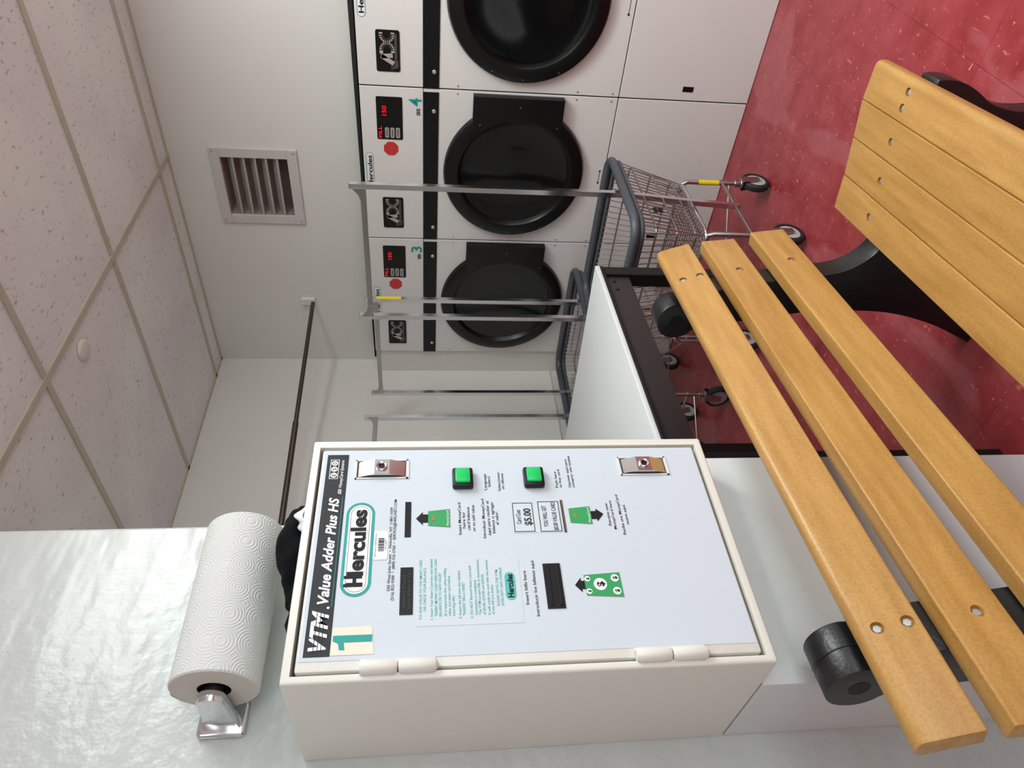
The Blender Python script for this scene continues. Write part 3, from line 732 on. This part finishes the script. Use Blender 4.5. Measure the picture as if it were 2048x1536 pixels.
for yc, s in ((.397, 1), (.660, -1)):
    bm = bm_new(); box(bm, xP, xP+.010, yc-.018*1-.000, yc+.030 if s > 0 else yc+.018, az-.0295, az+.0335, .006, 3); wp = obj('wall_plate', bm, 'chrome', hp, smooth=True)
    bm = bm_new()
    out = [(-1.030, -.024), (-.99, -.0195), (-.955, -.0175)]+[(ax+.0175*math.cos(a)+.0, .0175*math.sin(a)) for a in [-PI/2+PI*i/10 for i in range(1, 10)]]+[(-.955, .0175), (-.99, .0195), (-1.030, .026)]
    prism(bm, out, lambda u, v, d: (u, d, az+.001+v), yc-.009, yc+.007, .003); obj('arm', bm, 'chrome', hp, smooth=True)
    bm = bm_new(); tube(bm, [(ax, yc+s*.006, az), (ax, yc+s*.030, az)], [.012, .009], 16); obj('spindle_end', bm, 'chrome_dull', hp, smooth=True)

XF = None; xP = -1.034*K
# ------------------------------------------------------------------ table
tb = thing('work_table', 'white topped table on a black steel frame behind the card machine', 'table', (-1.28, 1.844, 0), .0785)
TX, TY = .835, .868
bm = bm_new(); box(bm, -TX, 0, -TY, 0, .835, .85, .003); obj('tabletop', bm, 'white_panel', tb, local=True, smooth=True)
bm = bm_new(); box(bm, -TX, 0, -TY, 0, .824, .8348, .003); obj('edge_band', bm, 'black_matte', tb, local=True)
bm = bm_new()
box(bm, -.03, -.012, -TY+.02, -.02, .748, .824, .001); box(bm, -TX+.012, -TX+.03, -TY+.02, -.02, .748, .824, .001)
box(bm, -TX+.03, -.03, -.03, -.012, .748, .824, .001); box(bm, -TX+.03, -.03, -TY+.012, -TY+.03, .748, .824, .001)
obj('apron', bm, 'apron', tb, local=True)
for lx, ly in ((0, 0), (0, -TY+.047), (-TX+.047, 0), (-TX+.047, -TY+.047)):
    bm = bm_new(); box(bm, lx-.047, lx-.002, ly-.047, ly-.002, 0, .824, .003); obj('leg', bm, 'black_matte', tb, local=True)
for sy in (-.075, -.12):
    bm = bm_new(); disc(bm, lambda a, b, d: (-.012+d, sy+a, .80+b), .005, 0, .003, 10); obj('bolt', bm, 'black_gloss', tb, local=True)

# ------------------------------------------------------------------ laundry carts
def rrect(hx, hy, r, z, k=6, cx=0, cy=0):
    pts = []
    for sx, sy, a0 in ((1, -1, -PI/2), (1, 1, 0), (-1, 1, PI/2), (-1, -1, PI)):
        for i in range(k+1):
            a = a0+PI/2*i/k; pts.append((cx+sx*(hx-r)+r*math.cos(a), cy+sy*(hy-r)+r*math.sin(a), z))
    return pts
def make_cart(label):
    t = thing('laundry_cart', label, 'laundry cart', (0, 0, 0), 0, 'chrome wire laundry carts with hanging racks')
    HX, HY, ZT = .31, .25, .655
    BX, BY, ZB = .245, .185, .375
    bm = bm_new(); tube(bm, rrect(HX+.012, HY+.012, .07, ZT+.004), .0165, 10, closed=True)
    tube(bm, rrect(HX+.006, HY+.006, .065, ZT-.022), .011, 8, closed=True)
    obj('rim_bumper', bm, 'rubber', t, local=True, smooth=True, sharp=80)
    bm = bm_new(); wr = .0022
    nx, ny = 22, 17
    def side(u0_, v0_, u1_, v1_): tube(bm, [(u0_, v0_, ZT-.015), (u1_, v1_, ZB)], wr, 5, caps=False)
    for i in range(nx+1):
        f_ = -1+2*i/nx
        side(f_*(HX-.02), HY, f_*BX, BY); side(f_*(HX-.02), -HY, f_*BX, -BY)
        tube(bm, [(f_*BX, -BY, ZB), (f_*BX, BY, ZB)], wr, 5, caps=False)
    for i in range(ny+1):
        f_ = -1+2*i/ny
        side(HX, f_*(HY-.02), BX, f_*BY); side(-HX, f_*(HY-.02), -BX, f_*BY)
        tube(bm, [(-BX, f_*BY, ZB), (BX, f_*BY, ZB)], wr, 5, caps=False)
    obj('wire_basket', bm, 'chrome_dull', t, local=True, smooth=True, sharp=80)
    for q in (.28, .58, .86):
        bm = bm_new(); tube(bm, rrect(HX+(BX-HX)*q+.003, HY+(BY-HY)*q+.003, .03, ZT+(ZB-ZT)*q, 4), .0035, 6, closed=True); obj('basket_hoop', bm, 'chrome_dull', t, local=True, smooth=True, sharp=80)
    bm = bm_new(); tube(bm, rrect(BX+.006, BY+.006, .03, ZB-.006, 4), .0075, 8, closed=True); fr = obj('base_frame', bm, 'chrome', t, local=True, smooth=True, sharp=80)
    cx, cy = .255, .19
    for sx in (-1, 1):
        for sy in (-1, 1):
            bm = bm_new(); tube(bm, [(sx*(BX-.03), sy*BY, ZB-.008), (sx*(BX+.002), sy*BY, ZB-.012), (sx*cx, sy*cy, ZB-.03), (sx*cx, sy*cy, .145)], .0095, 10); obj('leg', bm, 'chrome_dull', t, local=True, smooth=True, sharp=80)
            bm = bm_new(); disc(bm, lambda a, b, d: (sx*cx+a, sy*cy+b, .118+d), .020, 0, .01, 16, .002); disc(bm, lambda a, b, d: (sx*cx+a, sy*cy+b, .13+d), .014, 0, .02, 16, .002)
            ox = .012
            for s2 in (-1, 1): prism(bm, [(-.022, .122), (.022, .122), (ox+.012, .045), (ox-.012, .045)], lambda u, v, d: (sx*cx+d, sy*cy+u, v), s2*.019-.0015, s2*.019+.0015)
            cs = obj('caster', bm, 'chrome_dull', t, local=True, smooth=True)
            C3 = lambda a, b, d: (sx*cx+d, sy*cy+ox+a, .058+b)
            bm = bm_new(); lathe(bm, [(.058, -.008), (.058, .008), (.052, .014), (.043, .014), (.043, -.014), (.052, -.014)], C3, 32, True); obj('tyre', bm, 'tyre', cs, local=True, smooth=True)
            bm = bm_new(); disc(bm, C3, .043, -.011, .011, 24, .003); obj('hub', bm, 'hub', cs, local=True, smooth=True)
    for sx in (-1, 1):
        bm = bm_new(); tube(bm, [(sx*cx, -cy-.02, .2), (sx*cx, cy+.02, .2)], .0055, 8); obj('cross_rod', bm, 'chrome_dull', t, local=True, smooth=True)
    bm = bm_new()
    for s in (-1, 1): tube(bm, [(-cx, s*cy, .165), (cx, -s*cy, .165+.006)], .0035, 6)
    obj('brace_wires', bm, 'chrome_dull', t, local=True, smooth=True)
    for sx in (-1, 1):
        bm = bm_new(); tube(bm, [(sx*.262, 0, .19), (sx*.275, 0, .40), (sx*.297, 0, .66), (sx*.297, 0, 1.65)], .0135, 4, rot=PI/4); pl = obj('rack_pole', bm, 'chrome', t, local=True)
        bm = bm_new(); box(bm, sx*.297-.0095, sx*.297+.0095, -.0095, .0095, 1.65, 1.6512); obj('pole_cap', bm, 'ink', pl, local=True)
        bm = bm_new(); prism(bm, [(sx*.290, 1.64), (sx*.262, 1.618), (sx*.235, 1.612), (sx*.235, 1.592), (sx*.290, 1.592)], lambda u, v, d: (u, d, v), -.0125, -.0095); obj('gusset', bm, 'chrome_dull', pl, local=True)
    bm = bm_new(); box(bm, -.288, .288, -.0095, .0095, 1.594, 1.613, .001); obj('hanging_bar', bm, 'chrome_dull', t, local=True)
    return t
ca = make_cart('chrome wire laundry cart with yellow sticker on its leg, nearest the frame edge of the table')
ca.matrix_basis = Matrix.Translation((-1.605, 2.345, 0))
cb = copy_tree(ca); cb.matrix_basis = Matrix.Translation((-2.31, 2.60, 0))
cb['label'] = 'chrome wire laundry cart in front of dryer 3, thin yellow strip near its pole top'
cc = copy_tree(ca); cc.matrix_basis = Matrix.Translation((-2.412, 1.95, 0)) @ Matrix.Rotation(PI/2, 4, 'Z')
cc['label'] = 'laundry cart tucked beside the table, mostly hidden behind the card machine'
ca['label'] = 'chrome wire laundry cart behind the table tip, bright yellow sticker on one leg'
bm = bm_new(); tube(bm, [(.255, .19, .30), (.255, .19, .215)], .0104, 12, caps=False); obj('caution_sticker', bm, 'yellow', ca, local=True, smooth=True)
bm = bm_new(); box(bm, .3045, .3080, -.0098, .0080, 1.49, 1.60); obj('caution_sticker', bm, 'yellow', cb, local=True)
# small black maker tag on the first basket
bm = bm_new()
for i in range(2):
    for j in range(2): box(bm, .297+.001, .300, -.125+i*.018, -.110+i*.018, .53+j*.018, .545+j*.018)
obj('maker_tag', bm, 'ink', ca, local=True)

# ------------------------------------------------------------------ bench
be = .1096; O = (-1.117, 1.4576, 0); INS, LN = .1491, 1.2203
bn = thing('park_bench', 'honey-coloured slatted bench with black scrolled cast iron frames', 'bench', O, be)
def LB(b, z, a): return (b, -a, z)
# side frames
SC = (.050, .785); SR = .047
def frame_outline():
    o = []
    # scroll, from its lower right going clockwise round the back
    for i in range(25):
        a = -.15+i*(2*PI-1.15)/24
        o.append((SC[0]+SR*math.cos(a), SC[1]+SR*math.sin(a)))
    return o
prof = [(.098, .775), (.096, .80), (.085, .818), (.068, .829), (.048, .832), (.028, .827), (.012, .814), (.004, .795), (.004, .773), (.012, .755), (.026, .742), (.038, .725), (.045, .69), (.051, .635), (.062, .565), (.077, .493), (.085, .42), (.087, .341), (.083, .265), (.070, .195), (.046, .115), (.018, .048), (-.004, 0),
        (.052, 0), (.075, .04), (.105, .115), (.15, .185), (.21, .225), (.30, .238), (.40, .228), (.465, .195), (.505, .13), (.525, .06), (.53, 0), (.62, 0), (.60, .035), (.582, .08), (.572, .125), (.569, .174), (.574, .213), (.583, .246), (.604, .285), (.617, .318), (.622, .345), (.620, .372), (.612, .378),
        (.53, .378), (.445, .366), (.357, .355), (.285, .348), (.255, .350), (.232, .362), (.210, .385), (.193, .415), (.184, .45), (.178, .495), (.160, .60), (.138, .70), (.118, .765)]
def smooth_outline(p, sharp, k=4):
    out = []; n = len(p)
    for i in range(n):
        A, B, C, D = (Vector(p[(i+q) % n]) for q in (-1, 0, 1, 2))
        if i in sharp: A = B
        if (i+1) % n in sharp: D = C
        for j in range(k):
            t = j/k
            q = .5*((2*B)+(C-A)*t+(2*A-5*B+4*C-D)*t*t+(3*B-A-3*C+D)*t**3)
            out.append((q.x, q.y))
    return out
FEET = [i for i, q in enumerate(prof) if q[1] == 0]
def make_frame(a, hw, groove):
    bm = bm_new()
    prism(bm, smooth_outline(prof, FEET), lambda u, v, d: LB(u, v, d), a-hw, a+hw, .002, 2)
    o = obj('side_frame', bm, 'iron', bn, local=True, smooth=True, sharp=35)
    S = lambda q, w_, d: LB(SC[0]+q, SC[1]+w_, d)
    bm = bm_new(); lathe(bm, [(.016, a+hw+.0004), (.014, a+hw-.0), (.0, a+hw+.0002)], S, 24); obj('scroll_eye', bm, 'ink', o, local=True)
    if groove:
        bm = bm_new(); lathe(bm, [(SR+.0026, groove-.0007), (SR+.0026, groove+.0007)], S, 36); obj('scroll_seam', bm, 'ink', o, local=True)
    return o
make_frame(INS, .03, None); make_frame(LN-INS-.007, .038, LN-INS-.007)
# slats
def rounded_quad(p, radii, k=5):
    """p: 4 corners CCW; radii per corner."""
    out = []
    for i in range(4):
        P0, P1, P2 = Vector(p[i-1]), Vector(p[i]), Vector(p[(i+1) % 4]); r = radii[i]
        d0 = (P0-P1).normalized(); d2 = (P2-P1).normalized()
        A, B = P1+d0*r, P1+d2*r
        for j in range(k+1):
            t = j/k; out.append(tuple((1-t)**2*A+2*t*(1-t)*P1+t*t*B))
    return out
def make_slat(name, f0, f1, th, radii, bolts, label=None):
    """front/top face from f0 to f1 (b, z); thickness th away from the sitter; bolts fractions along the face."""
    F0, F1 = Vector(f0), Vector(f1); u = (F1-F0).normalized(); n = Vector((u.y, -u.x))
    if n.x + n.y*1.2 > 0: n = -n        # pointing back/down
    quad = [F0, F1, F1+n*th, F0+n*th]
    bm = bm_new(); prism(bm, rounded_quad(quad, radii), lambda a, b, d: LB(a, b, d), 0, LN, .0025, 2)
    bmesh.ops.recalc_face_normals(bm, faces=bm.faces[:])
    o = obj(name, bm, 'wood', bn, local=True, label=label)
    cut = bm_new(); pos = []
    n3 = Vector((n.x, 0, n.y)); t3 = Vector((0, 1, 0)); s3 = n3.cross(t3)
    for q in bolts:
        for a in (INS, LN-INS):
            c = F0+(F1-F0)*q; c3 = Vector((c.x, -a, c.y)); pos.append(c3)
            lathe(cut, [(0, -.004), (.0088, -.004), (.0088, .0065), (0, .0065)], lambda x, y, d, c3=c3: c3+s3*x+t3*y+n3*d, 20)
    cme = bpy.data.meshes.new('cut'); cut.to_mesh(cme); cut.free(); co = bpy.data.objects.new('cut', cme); COL.objects.link(co)
    md = o.modifiers.new('b', 'BOOLEAN'); md.operation = 'DIFFERENCE'; md.object = co; md.solver = 'EXACT'
    sv = o.parent; o.parent = None
    dg = bpy.context.evaluated_depsgraph_get(); dg.update()
    nm = bpy.data.meshes.new_from_object(o.evaluated_get(dg)); old = o.data
    o.modifiers.clear(); o.data = nm; nm.name = name; bpy.data.meshes.remove(old)
    bpy.data.objects.remove(co); bpy.data.meshes.remove(cme)
    o.parent = sv; o.matrix_parent_inverse.identity()
    nm.shade_smooth()
    try: nm.set_sharp_from_angle(angle=math.radians(28))
    except Exception: pass
    for c3 in pos:
        bm = bm_new(); lathe(bm, [(.0064, .0064), (.0064, .0040), (.0054, .0032), (0, .0030)], lambda x, y, d: c3+s3*x+t3*y+n3*d, 6)
        obj('bolt', bm, 'steel', o, local=True)
    return o
R4 = .004
make_slat('back_slat', (.166, .7295), (.139, .808), .034, [R4, .016, .012, R4], (.2, .68))
make_slat('back_slat', (.1825, .6145), (.1725, .699), .034, [R4]*4, (.45,))
make_slat('back_slat', (.2125, .4955), (.2005, .579), .034, [R4]*4, (.48,))
g_ = .0012
make_slat('seat_slat', (.5296+g_, .4125), (.6145, .4118), .034, [R4*.7, .016, .012, R4], (.30, .68))
make_slat('seat_slat', (.4449+g_, .4012), (.5296-g_, .4125), .034, [R4*.7]*4, (.48,))
make_slat('seat_slat', (.3565+g_, .3902), (.4449-g_, .4012), .034, [R4*.7]*4, (.5,))
make_slat('seat_slat', (.2724+g_, .3846), (.3565-g_, .3902), .034, [R4*.7]*4, (.52,))

# ------------------------------------------------------------------ light fittings (just out of frame; the one nearest the dryers is added fill)
def troffer(x0, x1, y0, y1, power, label):
    t = thing('ceiling_light', label, 'ceiling light', ((x0+x1)/2, (y0+y1)/2, zC), 0, 'fluorescent troffers in the ceiling grid')
    bm = bm_new(); f = .03
    box(bm, x0, x1, y0, y0+f, zC-.014, zC); box(bm, x0, x1, y1-f, y1, zC-.014, zC); box(bm, x0, x0+f, y0+f, y1-f, zC-.014, zC); box(bm, x1-f, x1, y0+f, y1-f, zC-.014, zC)
    obj('frame', bm, 'white_panel', t)
    bm = bm_new(); box(bm, x0+f, x1-f, y0+f, y1-f, zC-.006, zC-.003); obj('diffuser', bm, 'light', t)
    la = bpy.data.lights.new('tube_light', 'AREA'); la.shape = 'RECTANGLE'; la.size = x1-x0-.1; la.size_y = y1-y0-.1; la.energy = power; la.color = (.93, 1, .985)
    lo_ = bpy.data.objects.new('tube_light', la); COL.objects.link(lo_); lo_.parent = t; lo_.location = (0, 0, -.018)
troffer(-.30, .946, 1.022, 1.63, 14, 'fluorescent ceiling light nearest the card machine')
troffer(-.30, .946, 1.66, 2.27, 46, 'added fluorescent ceiling light that brightens the dryers')  # lamp added to brighten the dryers and far wall
troffer(-.30, .946, -.89, -.29, 6, 'fluorescent ceiling light over the middle of the room')

w = bpy.data.worlds.new('world'); scn.world = w; w.use_nodes = True
w.node_tree.nodes['Background'].inputs[0].default_value = (.85, .97, 1, 1); w.node_tree.nodes['Background'].inputs[1].default_value = 3.45

# ------------------------------------------------------------------ camera (photo is turned a quarter: world up points to frame left)
f_, pitch, roll, phi, H = 1433.2, .1199, .0013, .7744, 1.38
fw = Vector((-math.sin(phi)*math.cos(pitch), math.cos(phi)*math.cos(pitch), -math.sin(pitch)))
rt = Vector((math.cos(phi), math.sin(phi), 0)); up = rt.cross(fw)
r2 = rt*math.cos(roll)+up*math.sin(roll); u2 = -rt*math.sin(roll)+up*math.cos(roll)
cx_, cy_ = -u2, r2       # image right = world down; image up = world right
cz_ = -fw
R3 = Matrix((cx_, cy_, cz_)).transposed()
cam = bpy.data.cameras.new('camera'); co = bpy.data.objects.new('camera', cam); COL.objects.link(co)
co.matrix_world = Matrix.Translation((0, 0, H)) @ R3.to_4x4()
cam.sensor_fit = 'HORIZONTAL'; cam.sensor_width = 36; cam.lens = f_/2048*36; cam.clip_start = .02
scn.camera = co
scn.view_settings.view_transform = 'Standard'
scn.view_settings.look = 'None'
scn.view_settings.exposure = 0
